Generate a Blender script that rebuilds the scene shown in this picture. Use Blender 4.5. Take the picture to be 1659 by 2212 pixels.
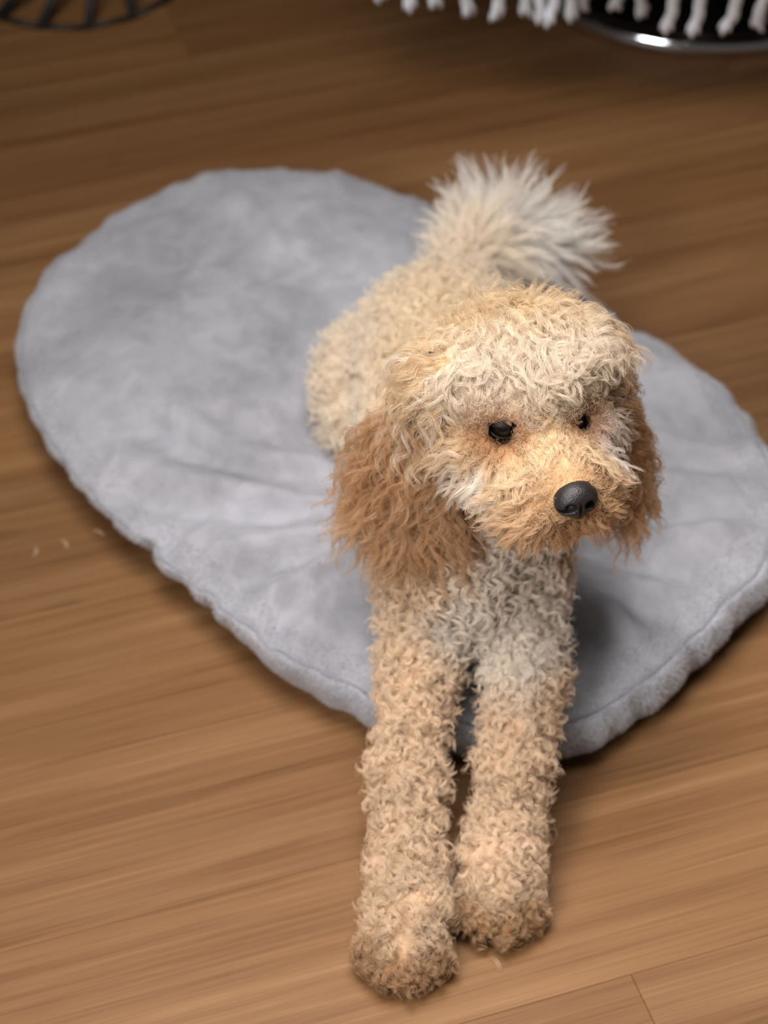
import bpy, bmesh, math, random
import numpy as np
from mathutils import Vector

for o in list(bpy.data.objects):
    bpy.data.objects.remove(o, do_unlink=True)
scene = bpy.context.scene
COL = scene.collection
rng = np.random.default_rng(7)
random.seed(7)

# ------------------------------------------------------------------ camera
FPX, PITCH, CAMH, CAMY = 4800.0, math.radians(45), 1.34, -1.34
cam_d = bpy.data.cameras.new('camera')
cam = bpy.data.objects.new('camera', cam_d)
COL.objects.link(cam)
cam.location = (0, CAMY, CAMH)
cam.rotation_euler = (math.radians(90) - PITCH, 0, 0)
cam_d.sensor_fit = 'VERTICAL'
cam_d.sensor_height = 36.0
cam_d.sensor_width = 27.0
cam_d.lens = 36.0 * FPX / 2212.0
cam_d.clip_start = 0.05
cam_d.dof.use_dof = True
cam_d.dof.focus_distance = 1.445
cam_d.dof.aperture_fstop = 5.0
scene.camera = cam

# ------------------------------------------------------------------ world, lights, exposure
world = bpy.data.worlds.new('world')
scene.world = world
world.use_nodes = True
bg = world.node_tree.nodes['Background']
bg.inputs['Color'].default_value = (1.0, 0.975, 0.95, 1)
bg.inputs['Strength'].default_value = 0.085


def area(name, loc, target, sx, sy, power, color, spread=180):
    l = bpy.data.lights.new(name, 'AREA')
    l.shape = 'RECTANGLE'
    l.size, l.size_y = sx, sy
    l.energy = power
    l.color = color
    l.spread = math.radians(spread)
    o = bpy.data.objects.new(name, l)
    COL.objects.link(o)
    o.location = loc
    d = Vector(target) - Vector(loc)
    o.rotation_euler = d.to_track_quat('-Z', 'Y').to_euler()
    return o


area('overhead_key_light', (-0.06, -0.40, 1.80), (0.36, -0.62, 0.0), 0.9, 0.9, 17.5, (1.0, 0.972, 0.94), 108)  # unseen overhead key, spread narrowed so the outer floor falls dark
area('window_light', (-1.00, -1.85, 1.70), (0.18, -0.35, 0.1), 0.7, 0.7, 9.0, (1.0, 0.98, 0.955), 80)
scene.cycles.adaptive_threshold = 0.1
scene.cycles.max_bounces = 6
scene.cycles.diffuse_bounces = 3
scene.cycles.glossy_bounces = 4
scene.cycles.transmission_bounces = 6
scene.view_settings.view_transform = 'Standard'
scene.view_settings.look = 'None'
scene.view_settings.exposure = 0.12
scene.view_settings.gamma = 1.0
scene.view_settings.use_curve_mapping = False

# ------------------------------------------------------------------ helpers
FW = np.array([0, math.cos(PITCH), -math.sin(PITCH)])
UP = np.array([0, math.sin(PITCH), math.cos(PITCH)])
CAM = np.array([0, CAMY, CAMH])


def ray(px, py):
    return FW + np.array([1.0, 0, 0]) * (px - 829.5) / FPX + UP * (1106 - py) / FPX


def at(px, py, z=0.0):
    """point of the place seen at a pixel of the photograph, at height z"""
    d = ray(px, py)
    return CAM + d * ((z - CAMH) / d[2])


def aty(px, py, y):
    """the same, at distance y"""
    d = ray(px, py)
    return CAM + d * ((y - CAMY) / d[1])


def nrm(v):
    v = np.asarray(v, float)
    return v / np.maximum(np.linalg.norm(v, axis=-1, keepdims=True), 1e-9)


def tag(o, label=None, cat=None, group=None, kind=None):
    if label: o['label'] = label
    if cat: o['category'] = cat
    if group: o['group'] = group
    if kind: o['kind'] = kind
    return o


def empty(name, loc):
    o = bpy.data.objects.new(name, None)
    COL.objects.link(o)
    o.location = loc
    o.empty_display_size = 0.05
    return o


def wloc(o):
    p = Vector((0, 0, 0))
    while o is not None:
        p += o.location
        o = o.parent
    return np.array(p)


def mesh_obj(name, verts, faces, mat, parent=None, smooth=True):
    verts = np.asarray(verts, float)
    if parent is not None:
        verts = verts - wloc(parent)
    me = bpy.data.meshes.new(name)
    me.from_pydata(verts.tolist(), [], [list(map(int, f)) for f in faces])
    me.update()
    if smooth:
        me.polygons.foreach_set('use_smooth', np.ones(len(me.polygons), bool))
    if mat: me.materials.append(mat)
    o = bpy.data.objects.new(name, me)
    COL.objects.link(o)
    if parent is not None: o.parent = parent
    return o


class MB:
    """collects simple solids into one mesh"""
    def __init__(s): s.v, s.f, s.n = [], [], 0

    def add(s, v, f):
        v = np.asarray(v, float)
        s.v.append(v)
        s.f += [[i + s.n for i in q] for q in f]
        s.n += len(v)

    def tube(s, pts, r, seg=8, closed=False, cap=True):
        pts = np.asarray(pts, float)
        m = len(pts)
        r = np.broadcast_to(np.asarray(r, float), (m,))
        if closed:
            t = nrm(np.roll(pts, -1, 0) - np.roll(pts, 1, 0))
        else:
            t = nrm(np.gradient(pts, axis=0))
        ref = np.array([0, 0, 1.0]) if abs(t[0][2]) < 0.9 else np.array([1.0, 0, 0])
        V = []
        e1 = nrm(np.cross(t[0], ref))
        for i in range(m):
            e1 = nrm(e1 - t[i] * (e1 @ t[i]))
            e2 = np.cross(t[i], e1)
            a = np.arange(seg) * 2 * math.pi / seg
            V.append(pts[i] + r[i] * (np.cos(a)[:, None] * e1 + np.sin(a)[:, None] * e2))
        V = np.concatenate(V)
        f = []
        for i in range(m if closed else m - 1):
            j = (i + 1) % m
            for k in range(seg):
                k2 = (k + 1) % seg
                f.append([i * seg + k, i * seg + k2, j * seg + k2, j * seg + k])
        if not closed and cap:
            f.append(list(range(seg))[::-1])
            f.append([(m - 1) * seg + k for k in range(seg)])
        s.add(V, f)

    def lathe(s, prof, seg=64, c=(0, 0, 0)):
        V, f = [], []
        for (r, z) in prof:
            a = np.arange(seg) * 2 * math.pi / seg
            V.append(np.stack([c[0] + r * np.cos(a), c[1] + r * np.sin(a), np.full(seg, c[2] + z)], 1))
        for i in range(len(prof) - 1):
            for k in range(seg):
                k2 = (k + 1) % seg
                f.append([i * seg + k, i * seg + k2, (i + 1) * seg + k2, (i + 1) * seg + k])
        s.add(np.concatenate(V), f)

    def build(s, name, mat, parent=None, smooth=True):
        return mesh_obj(name, np.concatenate(s.v), s.f, mat, parent, smooth)


def rbox(name, lo, hi, mat, parent, bevel, seg=4):
    bm = bmesh.new()
    bmesh.ops.create_cube(bm, size=1)
    lo, hi = np.array(lo, float), np.array(hi, float)
    w = wloc(parent) if parent else np.zeros(3)
    for v in bm.verts:
        v.co = Vector((lo + hi) / 2 - w + np.array(v.co) * (hi - lo))
    bmesh.ops.bevel(bm, geom=bm.edges[:], offset=bevel, segments=seg, profile=0.5, affect='EDGES')
    me = bpy.data.meshes.new(name)
    bm.to_mesh(me)
    bm.free()
    me.polygons.foreach_set('use_smooth', np.ones(len(me.polygons), bool))
    me.materials.append(mat)
    o = bpy.data.objects.new(name, me)
    COL.objects.link(o)
    o.parent = parent
    return o


# ------------------------------------------------------------------ materials
def new_mat(name):
    m = bpy.data.materials.new(name)
    m.use_nodes = True
    return m, m.node_tree.nodes, m.node_tree.links, m.node_tree.nodes['Principled BSDF']


def simple(name, col, rough=0.5, metal=0.0, bump=0.0, bscale=200.0, var=0.0, spec=0.5):
    m, N, L, b = new_mat(name)
    b.inputs['Roughness'].default_value = rough
    b.inputs['Metallic'].default_value = metal
    b.inputs['Specular IOR Level'].default_value = spec
    tc = N.new('ShaderNodeTexCoord')
    nz = N.new('ShaderNodeTexNoise')
    nz.inputs['Scale'].default_value = bscale
    nz.inputs['Detail'].default_value = 3
    L.new(tc.outputs['Object'], nz.inputs['Vector'])
    mx = N.new('ShaderNodeMix')
    mx.data_type = 'RGBA'
    mx.inputs['A'].default_value = tuple(c * (1 - var) for c in col) + (1,)
    mx.inputs['B'].default_value = tuple(min(1, c * (1 + var)) for c in col) + (1,)
    L.new(nz.outputs['Fac'], mx.inputs['Factor'])
    L.new(mx.outputs['Result'], b.inputs['Base Color'])
    if bump:
        bp = N.new('ShaderNodeBump')
        bp.inputs['Strength'].default_value = bump
        bp.inputs['Distance'].default_value = 0.001
        L.new(nz.outputs['Fac'], bp.inputs['Height'])
        L.new(bp.outputs['Normal'], b.inputs['Normal'])
    return m


def wood_mat():
    m, N, L, b = new_mat('oak_plank')
    tc = N.new('ShaderNodeTexCoord')
    oi = N.new('ShaderNodeObjectInfo')
    off = N.new('ShaderNodeCombineXYZ')
    mul = N.new('ShaderNodeMath'); mul.operation = 'MULTIPLY'; mul.inputs[1].default_value = 37.0
    L.new(oi.outputs['Random'], mul.inputs[0])
    for i in range(3): L.new(mul.outputs[0], off.inputs[i])
    add = N.new('ShaderNodeVectorMath'); add.operation = 'ADD'
    L.new(tc.outputs['Object'], add.inputs[0]); L.new(off.outputs[0], add.inputs[1])

    def noise(scale, sc, detail, dist=0.0, rough=0.55):
        mp = N.new('ShaderNodeMapping')
        mp.inputs['Scale'].default_value = scale
        L.new(add.outputs[0], mp.inputs['Vector'])
        n = N.new('ShaderNodeTexNoise')
        n.inputs['Scale'].default_value = sc
        n.inputs['Detail'].default_value = detail
        n.inputs['Roughness'].default_value = rough
        n.inputs['Distortion'].default_value = dist
        L.new(mp.outputs[0], n.inputs['Vector'])
        return n.outputs['Fac']

    def mth(op, a, c):
        n = N.new('ShaderNodeMath'); n.operation = op
        for i, x in enumerate((a, c)):
            if isinstance(x, (int, float)): n.inputs[i].default_value = x
            else: L.new(x, n.inputs[i])
        return n.outputs[0]

    broad = noise((1.3, 20, 1), 1.0, 5, 0.8)
    streak = noise((2.4, 75, 1), 1.0, 5, 0.25, 0.62)
    fine = noise((7, 520, 1), 1.0, 3, 0.15, 0.65)
    spot = noise((5.0, 12, 1), 1.0, 2, 0.2)
    v = mth('ADD', mth('MULTIPLY', broad, 0.34), mth('MULTIPLY', streak, 0.40))
    v = mth('ADD', v, mth('MULTIPLY', fine, 0.26))
    cr = N.new('ShaderNodeValToRGB')
    e = cr.color_ramp.elements
    e[0].position = 0.35; e[0].color = (0.0950, 0.0387, 0.0115, 1)
    e[1].position = 0.655; e[1].color = (0.2534, 0.1338, 0.0626, 1)
    x = cr.color_ramp.elements.new(0.47); x.color = (0.1584, 0.0730, 0.0267, 1)
    x = cr.color_ramp.elements.new(0.57); x.color = (0.1989, 0.0986, 0.0396, 1)
    L.new(v, cr.inputs['Fac'])
    # small dark knots
    kr = N.new('ShaderNodeValToRGB')
    kr.color_ramp.elements[0].position = 0.70; kr.color_ramp.elements[0].color = (1, 1, 1, 1)
    kr.color_ramp.elements[1].position = 0.80; kr.color_ramp.elements[1].color = (0.55, 0.47, 0.42, 1)
    L.new(spot, kr.inputs['Fac'])
    mx = N.new('ShaderNodeMix'); mx.data_type = 'RGBA'; mx.blend_type = 'MULTIPLY'
    mx.inputs['Factor'].default_value = 1.0
    L.new(cr.outputs['Color'], mx.inputs['A']); L.new(kr.outputs['Color'], mx.inputs['B'])
    # each plank a touch lighter or darker
    pv = N.new('ShaderNodeMapRange')
    pv.inputs['To Min'].default_value = 0.88; pv.inputs['To Max'].default_value = 1.08
    L.new(oi.outputs['Random'], pv.inputs['Value'])
    hs = N.new('ShaderNodeHueSaturation')
    L.new(pv.outputs[0], hs.inputs['Value'])
    L.new(mx.outputs['Result'], hs.inputs['Color'])
    L.new(hs.outputs['Color'], b.inputs['Base Color'])
    b.inputs['Roughness'].default_value = 0.52
    b.inputs['Specular IOR Level'].default_value = 0.3
    bp = N.new('ShaderNodeBump')
    bp.inputs['Strength'].default_value = 0.12
    bp.inputs['Distance'].default_value = 0.0006
    L.new(mth('ADD', fine, mth('MULTIPLY', streak, 0.6)), bp.inputs['Height'])
    L.new(bp.outputs['Normal'], b.inputs['Normal'])
    return m


def plush_mat(name, base):
    m, N, L, b = new_mat(name)
    tc = N.new('ShaderNodeTexCoord')

    def noise(sc, det, dist=0.0, rough=0.5):
        n = N.new('ShaderNodeTexNoise')
        n.inputs['Scale'].default_value = sc
        n.inputs['Detail'].default_value = det
        n.inputs['Distortion'].default_value = dist
        n.inputs['Roughness'].default_value = rough
        L.new(tc.outputs['Object'], n.inputs['Vector'])
        return n.outputs['Fac']
    big = noise(9, 4, 0.6, 0.55)
    mid = noise(42, 4, 0.8, 0.6)
    fine = noise(900, 2)
    a = N.new('ShaderNodeMath'); a.operation = 'MULTIPLY_ADD'
    L.new(mid, a.inputs[0]); a.inputs[1].default_value = 0.45
    L.new(big, a.inputs[2])
    r = N.new('ShaderNodeValToRGB')
    r.color_ramp.elements[0].position = 0.50
    r.color_ramp.elements[1].position = 0.98
    r.color_ramp.elements[0].color = tuple(c * 0.70 for c in base) + (1,)  # light and dark mottling of the leaning pile put into the colour as noise
    r.color_ramp.elements[1].color = tuple(c * 1.28 for c in base) + (1,)
    L.new(a.outputs[0], r.inputs['Fac'])
    L.new(r.outputs['Color'], b.inputs['Base Color'])
    b.inputs['Roughness'].default_value = 0.85
    b.inputs['Specular IOR Level'].default_value = 0.15
    b.inputs['Sheen Weight'].default_value = 0.35
    b.inputs['Sheen Roughness'].default_value = 0.45
    b.inputs['Sheen Tint'].default_value = (0.9, 0.92, 1.0, 1)
    b1 = N.new('ShaderNodeBump'); b1.inputs['Strength'].default_value = 0.5; b1.inputs['Distance'].default_value = 0.004
    L.new(mid, b1.inputs['Height'])
    b2 = N.new('ShaderNodeBump'); b2.inputs['Strength'].default_value = 0.35; b2.inputs['Distance'].default_value = 0.0012
    L.new(fine, b2.inputs['Height']); L.new(b1.outputs['Normal'], b2.inputs['Normal'])
    L.new(b2.outputs['Normal'], b.inputs['Normal'])
    return m


def fur_mat():
    m = bpy.data.materials.new('curly_fur')
    m.use_nodes = True
    N, L = m.node_tree.nodes, m.node_tree.links
    N.remove(N['Principled BSDF'])
    out = N['Material Output']
    at_ = N.new('ShaderNodeAttribute')
    at_.attribute_name = 'fur_color'
    h = N.new('ShaderNodeBsdfHairPrincipled')
    h.model = 'CHIANG'
    h.parametrization = 'COLOR'
    L.new(at_.outputs['Color'], h.inputs['Color'])
    h.inputs['Roughness'].default_value = 0.45
    h.inputs['Radial Roughness'].default_value = 0.6
    h.inputs['Coat'].default_value = 0.0
    d = N.new('ShaderNodeBsdfDiffuse')
    L.new(at_.outputs['Color'], d.inputs['Color'])
    mix = N.new('ShaderNodeMixShader')
    mix.inputs[0].default_value = 0.35
    L.new(h.outputs[0], mix.inputs[1])
    L.new(d.outputs[0], mix.inputs[2])
    L.new(mix.outputs[0], out.inputs['Surface'])
    return m


def skin_mat():
    m, N, L, b = new_mat('dog_skin')
    at_ = N.new('ShaderNodeAttribute')
    at_.attribute_name = 'fur_color'
    hs = N.new('ShaderNodeHueSaturation')
    hs.inputs['Value'].default_value = 0.72
    L.new(at_.outputs['Color'], hs.inputs['Color'])
    L.new(hs.outputs['Color'], b.inputs['Base Color'])
    b.inputs['Roughness'].default_value = 0.9
    b.inputs['Specular IOR Level'].default_value = 0.1
    return m


M_WOOD = wood_mat()
M_SUB = simple('dark_underlay', (0.035, 0.02, 0.012), 0.9, var=0.2)
M_PLUSH = plush_mat('grey_plush', (0.290, 0.286, 0.312))
M_SEAM = simple('grey_seam_thread', (0.22, 0.22, 0.245), 0.9, var=0.1)
M_FUR = fur_mat()
M_SKIN = skin_mat()
M_NOSE = simple('nose_leather', (0.016, 0.012, 0.013), 0.42, bump=0.5, bscale=900, var=0.2)
M_EYE = simple('dark_eye', (0.006, 0.004, 0.003), 0.06, var=0.1)
M_LID = simple('dark_eyelid', (0.012, 0.007, 0.005), 0.6, var=0.2)
M_CLAW = simple('dark_claw', (0.05, 0.035, 0.03), 0.35, var=0.2)
M_BLACK = simple('black_metal', (0.008, 0.008, 0.009), 0.5, var=0.2)
M_CHROME = simple('chrome', (0.62, 0.64, 0.68), 0.09, metal=1.0, var=0.02)
M_DISC = simple('black_lacquer', (0.006, 0.005, 0.005), 0.3, var=0.2)
M_LEATHER = simple('dark_leather', (0.03, 0.018, 0.014), 0.5, bump=0.3, bscale=300, var=0.2)
M_YARN = simple('white_yarn', (0.78, 0.80, 0.86), 0.9, bump=0.6, bscale=500, var=0.08)

# ------------------------------------------------------------------ floor: planks laid at 18 degrees
PA = math.radians(18.2)
PD = np.array([math.cos(PA), math.sin(PA)])      # along the planks
PN = np.array([-math.sin(PA), math.cos(PA)])     # across
lines = [-1.592, -1.435, -1.278, -1.121, -0.964, -0.807, -0.650, -0.493, -0.336, -0.179, -0.022, 0.134, 0.311, 0.489, 0.709,
         0.887, 1.065, 1.243, 1.421, 1.599, 1.777, 1.955]
PL = 1.28
j_top = float(at(400, 100)[:2] @ PD)
j_bot = float(at(1389, 2158)[:2] @ PD)
joint = {14: j_top, 6: j_bot, 7: -0.75, 8: 0.72, 9: -0.10, 10: 0.03, 11: 0.13, 12: 0.95, 13: -0.72}
floor = rbox('floor', (-2.2, -2.0, -0.03), (2.2, 2.4, -0.0095), M_SUB, None, 0.001, 1)
tag(floor, 'warm brown oak plank floor laid on a slant', None, None, 'structure')
M_WALL = simple('warm_grey_plaster', (0.36, 0.33, 0.30), 0.9, bump=0.1, bscale=120, var=0.03)
for nm, lo_, hi_ in (('wall_back', (-2.2, 2.4, -0.03), (2.2, 2.5, 2.5)), ('wall_left', (-2.3, -2.0, -0.03), (-2.2, 2.5, 2.5)), ('wall_right', (2.2, -2.0, -0.03), (2.3, 2.5, 2.5))):
    tag(rbox(nm, lo_, hi_, M_WALL, None, 0.004, 1), 'plain warm grey plaster wall', None, None, 'structure')
plank_cache = {}


def plank_mesh(length, width):
    key = (round(length, 4), round(width, 4))
    if key in plank_cache: return plank_cache[key]
    bm = bmesh.new()
    bmesh.ops.create_cube(bm, size=1)
    g = 0.0002
    for v in bm.verts:
        v.co = Vector((v.co.x * (length - g), v.co.y * (width - g), v.co.z * 0.009 - 0.0045))
    top = [e for e in bm.edges if all(v.co.z > -0.001 for v in e.verts)]
    bmesh.ops.bevel(bm, geom=top, offset=0.0005, segments=1, affect='EDGES')
    me = bpy.data.meshes.new('plank')
    bm.to_mesh(me)
    bm.free()
    me.materials.append(M_WOOD)
    plank_cache[key] = me
    return me


for i in range(len(lines) - 1):
    w = lines[i + 1] - lines[i]
    c = (lines[i] + lines[i + 1]) / 2
    j0 = joint.get(i, -0.9 + 0.47 * ((i * 5) % 3))
    for k in range(-2, 2):
        s0 = j0 + k * PL
        mid = s0 + PL / 2
        p = PD * mid + PN * c
        if abs(p[0]) > 1.9 or not (-1.7 < p[1] < 2.0): continue
        o = bpy.data.objects.new('plank', plank_mesh(PL, w))
        COL.objects.link(o)
        o.parent = floor
        o.location = (p[0], p[1], 0)
        o.rotation_euler = (0, 0, PA + (math.pi if (i + k) % 2 else 0))

# ------------------------------------------------------------------ the dog's shape as a distance field
PR = []   # (function, blend, region, lo, hi)


def ell(c, rad, axes=None, k=0.02, reg='body'):
    c = np.array(c, float); rad = np.array(rad, float)
    A = np.eye(3) if axes is None else np.array(axes, float)

    def f(p):
        q = (p - c) @ A.T
        k0 = np.linalg.norm(q / rad, axis=-1)
        k1 = np.linalg.norm(q / rad ** 2, axis=-1)
        return k0 * (k0 - 1) / np.maximum(k1, 1e-6)
    PR.append((f, k, reg, c - rad.max(), c + rad.max()))


def cone(a, b, ra, rb, k=0.02, reg='body'):
    a = np.array(a, float); b = np.array(b, float)

    def f(p):
        d = b - a
        t = np.clip(((p - a) @ d) / (d @ d), 0, 1)
        return np.linalg.norm(p - (a + t[..., None] * d), axis=-1) - (ra + (rb - ra) * t)
    r = max(ra, rb)
    PR.append((f, k, reg, np.minimum(a, b) - r, np.maximum(a, b) + r))


# head frame
EYE_L = aty(1085, 919, -0.262)
EYE_R = aty(1238, 908, -0.249)
NOSE = aty(1247, 1082, -0.321)
E0 = (EYE_L + EYE_R) / 2
HF = nrm(np.array([0.29, -0.953, -0.06]))
HR = nrm(np.array([0.957, 0.29, 0.0]))
HU = np.cross(HF, HR)
HAX = np.stack([HF, HR, HU])


def hd(f, r, u):
    return E0 + HF * f + HR * r + HU * u


# trunk
ell((0.060, -0.185, 0.160), (0.058, 0.072, 0.084), k=0.03, reg='chest')
ell((0.054, -0.065, 0.156), (0.064, 0.120, 0.076), k=0.03, reg='body')
ell((0.047, 0.035, 0.142), (0.066, 0.073, 0.064), k=0.04, reg='body')
ell((-0.022, 0.034, 0.108), (0.027, 0.056, 0.050), k=0.008, reg='body')
ell((0.120, 0.034, 0.108), (0.027, 0.056, 0.050), k=0.008, reg='body')
cone((-0.004, -0.01, 0.082), (0.006, -0.06, 0.078), 0.014, 0.012, k=0.02, reg='body')
cone((0.106, -0.01, 0.082), (0.100, -0.06, 0.078), 0.014, 0.012, k=0.02, reg='body')
# neck and skull
SK = hd(-0.042, 0, 0.008)
cone((0.062, -0.155, 0.190), SK + np.array([-0.004, 0.022, -0.052]), 0.060, 0.043, k=0.04, reg='neck')
ell(SK, (0.052, 0.053, 0.038), HAX, k=0.03, reg='head')
ell(hd(-0.022, 0, 0.016), (0.026, 0.042, 0.020), HAX, k=0.02, reg='head')
# muzzle
NB = NOSE - HF * 0.014 - HU * 0.004
cone(hd(-0.012, 0, -0.019), NB, 0.0265, 0.0165, k=0.02, reg='muzzle')
for s in (-1, 1):
    ell(hd(0.026, s * 0.021, -0.028), (0.035, 0.021, 0.023), HAX, k=0.018, reg='muzzle')
    ell(hd(-0.012, s * 0.036, -0.026), (0.026, 0.020, 0.026), HAX, k=0.02, reg='cheek')
cone(hd(-0.02, 0, -0.045), hd(0.040, 0, -0.038), 0.024, 0.014, k=0.02, reg='chin')
# ears: flat hanging flaps
EAR = {}
for s, cpx, cy, wide in ((-1, (894, 1030), -0.228, (0.86, -0.42, -0.10)), (1, (1335, 1000), -0.196, (0.45, 0.85, -0.15))):
    base = SK + HR * s * 0.052 + HU * 0.004 - HF * 0.004
    cen = aty(cpx[0], cpx[1], cy)
    down = nrm(cen - base)
    wd = np.array(wide, float); wd = nrm(wd - down * (wd @ down))
    nn = np.cross(wd, down)
    if nn @ (CAM - cen) < 0: nn = -nn
    EAR[s] = (base, cen, down, wd, nn)
    ax = np.stack([wd, down, nn])
    reg = 'ear_l' if s < 0 else 'ear_r'
    ell(cen, (0.038, 0.056, 0.010) if s < 0 else (0.024, 0.042, 0.010), ax, k=0.012, reg=reg)
    cone(base, cen - down * 0.02, 0.017, 0.013, k=0.014, reg=reg)
# forelegs
LEGS = {
    -1: [(0.030, -0.175, 0.165), at(908, 1440, 0.106), at(878, 1680, 0.068), at(880, 1870, 0.036), at(882, 1980, 0.028), at(872, 2050, 0.022)],
    1: [(0.098, -0.175, 0.165), at(1137, 1455, 0.106), at(1110, 1650, 0.068), at(1094, 1775, 0.036), at(1080, 1880, 0.028), at(1076, 1950, 0.022)]}
LR = [0.034, 0.0205, 0.0178, 0.0165, 0.0215, 0.015]
TOES = []
for s in (-1, 1):
    q = [np.array(p, float) for p in LEGS[s]]
    for i in range(len(q) - 1):
        cone(q[i], q[i + 1], LR[i], LR[i + 1], k=0.015, reg='leg' if i < 3 else 'paw')
    d = nrm((q[5] - q[4]) * np.array([1, 1, 0]))
    sd = np.array([-d[1], d[0], 0])
    for j, t in enumerate((-1.5, -0.5, 0.5, 1.5)):
        c = q[5] + sd * t * 0.0145 + d * (0.012 if abs(t) < 1 else 0.001)
        c[2] = 0.017
        ell(c, (0.0088, 0.0150, 0.0130), np.stack([sd, d, [0, 0, 1]]), k=0.003, reg='paw')
        TOES.append((c, d))
# tail
TAIL = [np.array(p) for p in ((0.056, 0.085, 0.165), (0.072, 0.135, 0.172), (0.102, 0.180, 0.160), (0.142, 0.195, 0.125))]
for i in range(3):
    cone(TAIL[i], TAIL[i + 1], 0.016 - i * 0.002, 0.014 - i * 0.002, k=0.02 if i == 0 else 0.01, reg='tail')

LO, HI, HV = np.array([-0.10, -0.56, -0.02]), np.array([0.25, 0.26, 0.46]), 0.0045
dims = np.ceil((HI - LO) / HV).astype(int)
GX = [LO[i] + HV * np.arange(dims[i]) for i in range(3)]
G = np.full(dims, 0.08)
for f, k, reg, lo, hi in PR:
    mrg = max(k, 0.02) + 0.012
    a = np.maximum(((lo - mrg - LO) / HV).astype(int), 0)
    b = np.minimum(((hi + mrg - LO) / HV).astype(int) + 2, dims)
    X = np.stack(np.meshgrid(GX[0][a[0]:b[0]], GX[1][a[1]:b[1]], GX[2][a[2]:b[2]], indexing='ij'), -1)
    d = f(X)
    sl = (slice(a[0], b[0]), slice(a[1], b[1]), slice(a[2], b[2]))
    g = G[sl]
    h = np.maximum(k - np.abs(g - d), 0) / k
    G[sl] = np.minimum(g, d) - h * h * k / 4
# eye sockets
for e in (EYE_L, EYE_R):
    X = np.stack(np.meshgrid(*GX, indexing='ij'), -1) if False else None
    a = ((e - 0.05 - LO) / HV).astype(int); b = ((e + 0.05 - LO) / HV).astype(int)
    X = np.stack(np.meshgrid(GX[0][a[0]:b[0]], GX[1][a[1]:b[1]], GX[2][a[2]:b[2]], indexing='ij'), -1)
    sl = (slice(a[0], b[0]), slice(a[1], b[1]), slice(a[2], b[2]))
    G[sl] = np.maximum(G[sl], 0.0105 - np.linalg.norm(X - (e + HF * 0.003), axis=-1))


def surface_nets(G, lo, h):
    s = G < 0
    n = np.array(G.shape) - 1
    acc = np.zeros(tuple(n) + (3,)); cnt = np.zeros(tuple(n))
    cor = [(i, j, k) for i in (0, 1) for j in (0, 1) for k in (0, 1)]

    def sub(A, c): return A[c[0]:c[0] + n[0], c[1]:c[1] + n[1], c[2]:c[2] + n[2]]
    for c in cor:
        for ax in range(3):
            if c[ax]: continue
            e = list(c); e[ax] = 1
            va, vb = sub(G, c), sub(G, e)
            m = (va < 0) != (vb < 0)
            t = np.where(m, va / np.where(m, va - vb, 1), 0)
            for q in range(3):
                acc[..., q] += m * (c[q] + (t if q == ax else 0))
            cnt += m
    act = cnt > 0
    idx = np.full(tuple(n), -1); idx[act] = np.arange(act.sum())
    V = (np.argwhere(act) + acc[act] / cnt[act][:, None]) * h + lo
    Q = []
    for ax in range(3):
        u, v = [(1, 2), (2, 0), (0, 1)][ax]
        sl0 = [slice(1, -1)] * 3; sl1 = [slice(1, -1)] * 3
        sl0[ax] = slice(0, -1); sl1[ax] = slice(1, None)
        A, B = s[tuple(sl0)], s[tuple(sl1)]
        w = np.argwhere(A != B)
        sg = A[A != B]
        for q in range(3):
            if q != ax: w[:, q] += 1
        du = np.zeros(3, int); du[u] = 1
        dv = np.zeros(3, int); dv[v] = 1
        c = [w - du - dv, w - dv, w, w - du]
        q = np.stack([idx[x[:, 0], x[:, 1], x[:, 2]] for x in c], 1)
        q[~sg] = q[~sg][:, ::-1]
        Q.append(q)
    return V, np.concatenate(Q)


BV, BQ = surface_nets(G, LO, HV)
TRI = np.concatenate([BQ[:, [0, 1, 2]], BQ[:, [0, 2, 3]]])


def vnormals(V, T):
    fn = np.cross(V[T[:, 1]] - V[T[:, 0]], V[T[:, 2]] - V[T[:, 0]])
    N = np.zeros_like(V)
    for i in range(3): np.add.at(N, T[:, i], fn)
    return nrm(N)


BN = vnormals(BV, TRI)
REGN = ['body', 'chest', 'neck', 'head', 'muzzle', 'cheek', 'chin', 'ear_l', 'ear_r', 'leg', 'paw', 'tail']


def region_of(P):
    best = np.full(len(P), 9.0); r = np.zeros(len(P), int)
    for f, k, reg, lo, hi in PR:
        d = f(P)
        if reg.startswith('ear'): d = d - 0.002
        m = d < best
        best[m] = d[m]; r[m] = REGN.index(reg)
    return r


# smooth 3-d value noise for colours and flow
NT = rng.random((33, 33, 33, 4))


def vnoise(P, sc):
    q = P * sc + 100.0
    i = np.floor(q).astype(int); f = q - i
    f = f * f * (3 - 2 * f)
    i = i % 32
    out = 0
    for a in (0, 1):
        for b in (0, 1):
            for c in (0, 1):
                w = (f[:, 0] if a else 1 - f[:, 0]) * (f[:, 1] if b else 1 - f[:, 1]) * (f[:, 2] if c else 1 - f[:, 2])
                out = out + w[:, None] * NT[i[:, 0] + a, i[:, 1] + b, i[:, 2] + c]
    return out - 0.5


def lin(r, g, b):
    c = np.array([r, g, b]) / 255.0
    return np.where(c < 0.04045, c / 12.92, ((c + 0.055) / 1.055) ** 2.4)


CREAM = lin(238, 216, 190); APRI = lin(233, 200, 158); TAN = lin(214, 176, 134); BROWN = lin(186, 134, 86)
DBROWN = lin(140, 92, 52); WHITE = lin(242, 230, 218); GREYW = lin(224, 216, 206); DARK = lin(80, 52, 34)


def smooth(a, b, x):
    t = np.clip((x - a) / (b - a), 0, 1)
    return t * t * (3 - 2 * t)


def mixc(A, B, w):
    return A + (B - A) * np.clip(w, 0, 1)[:, None]


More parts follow.
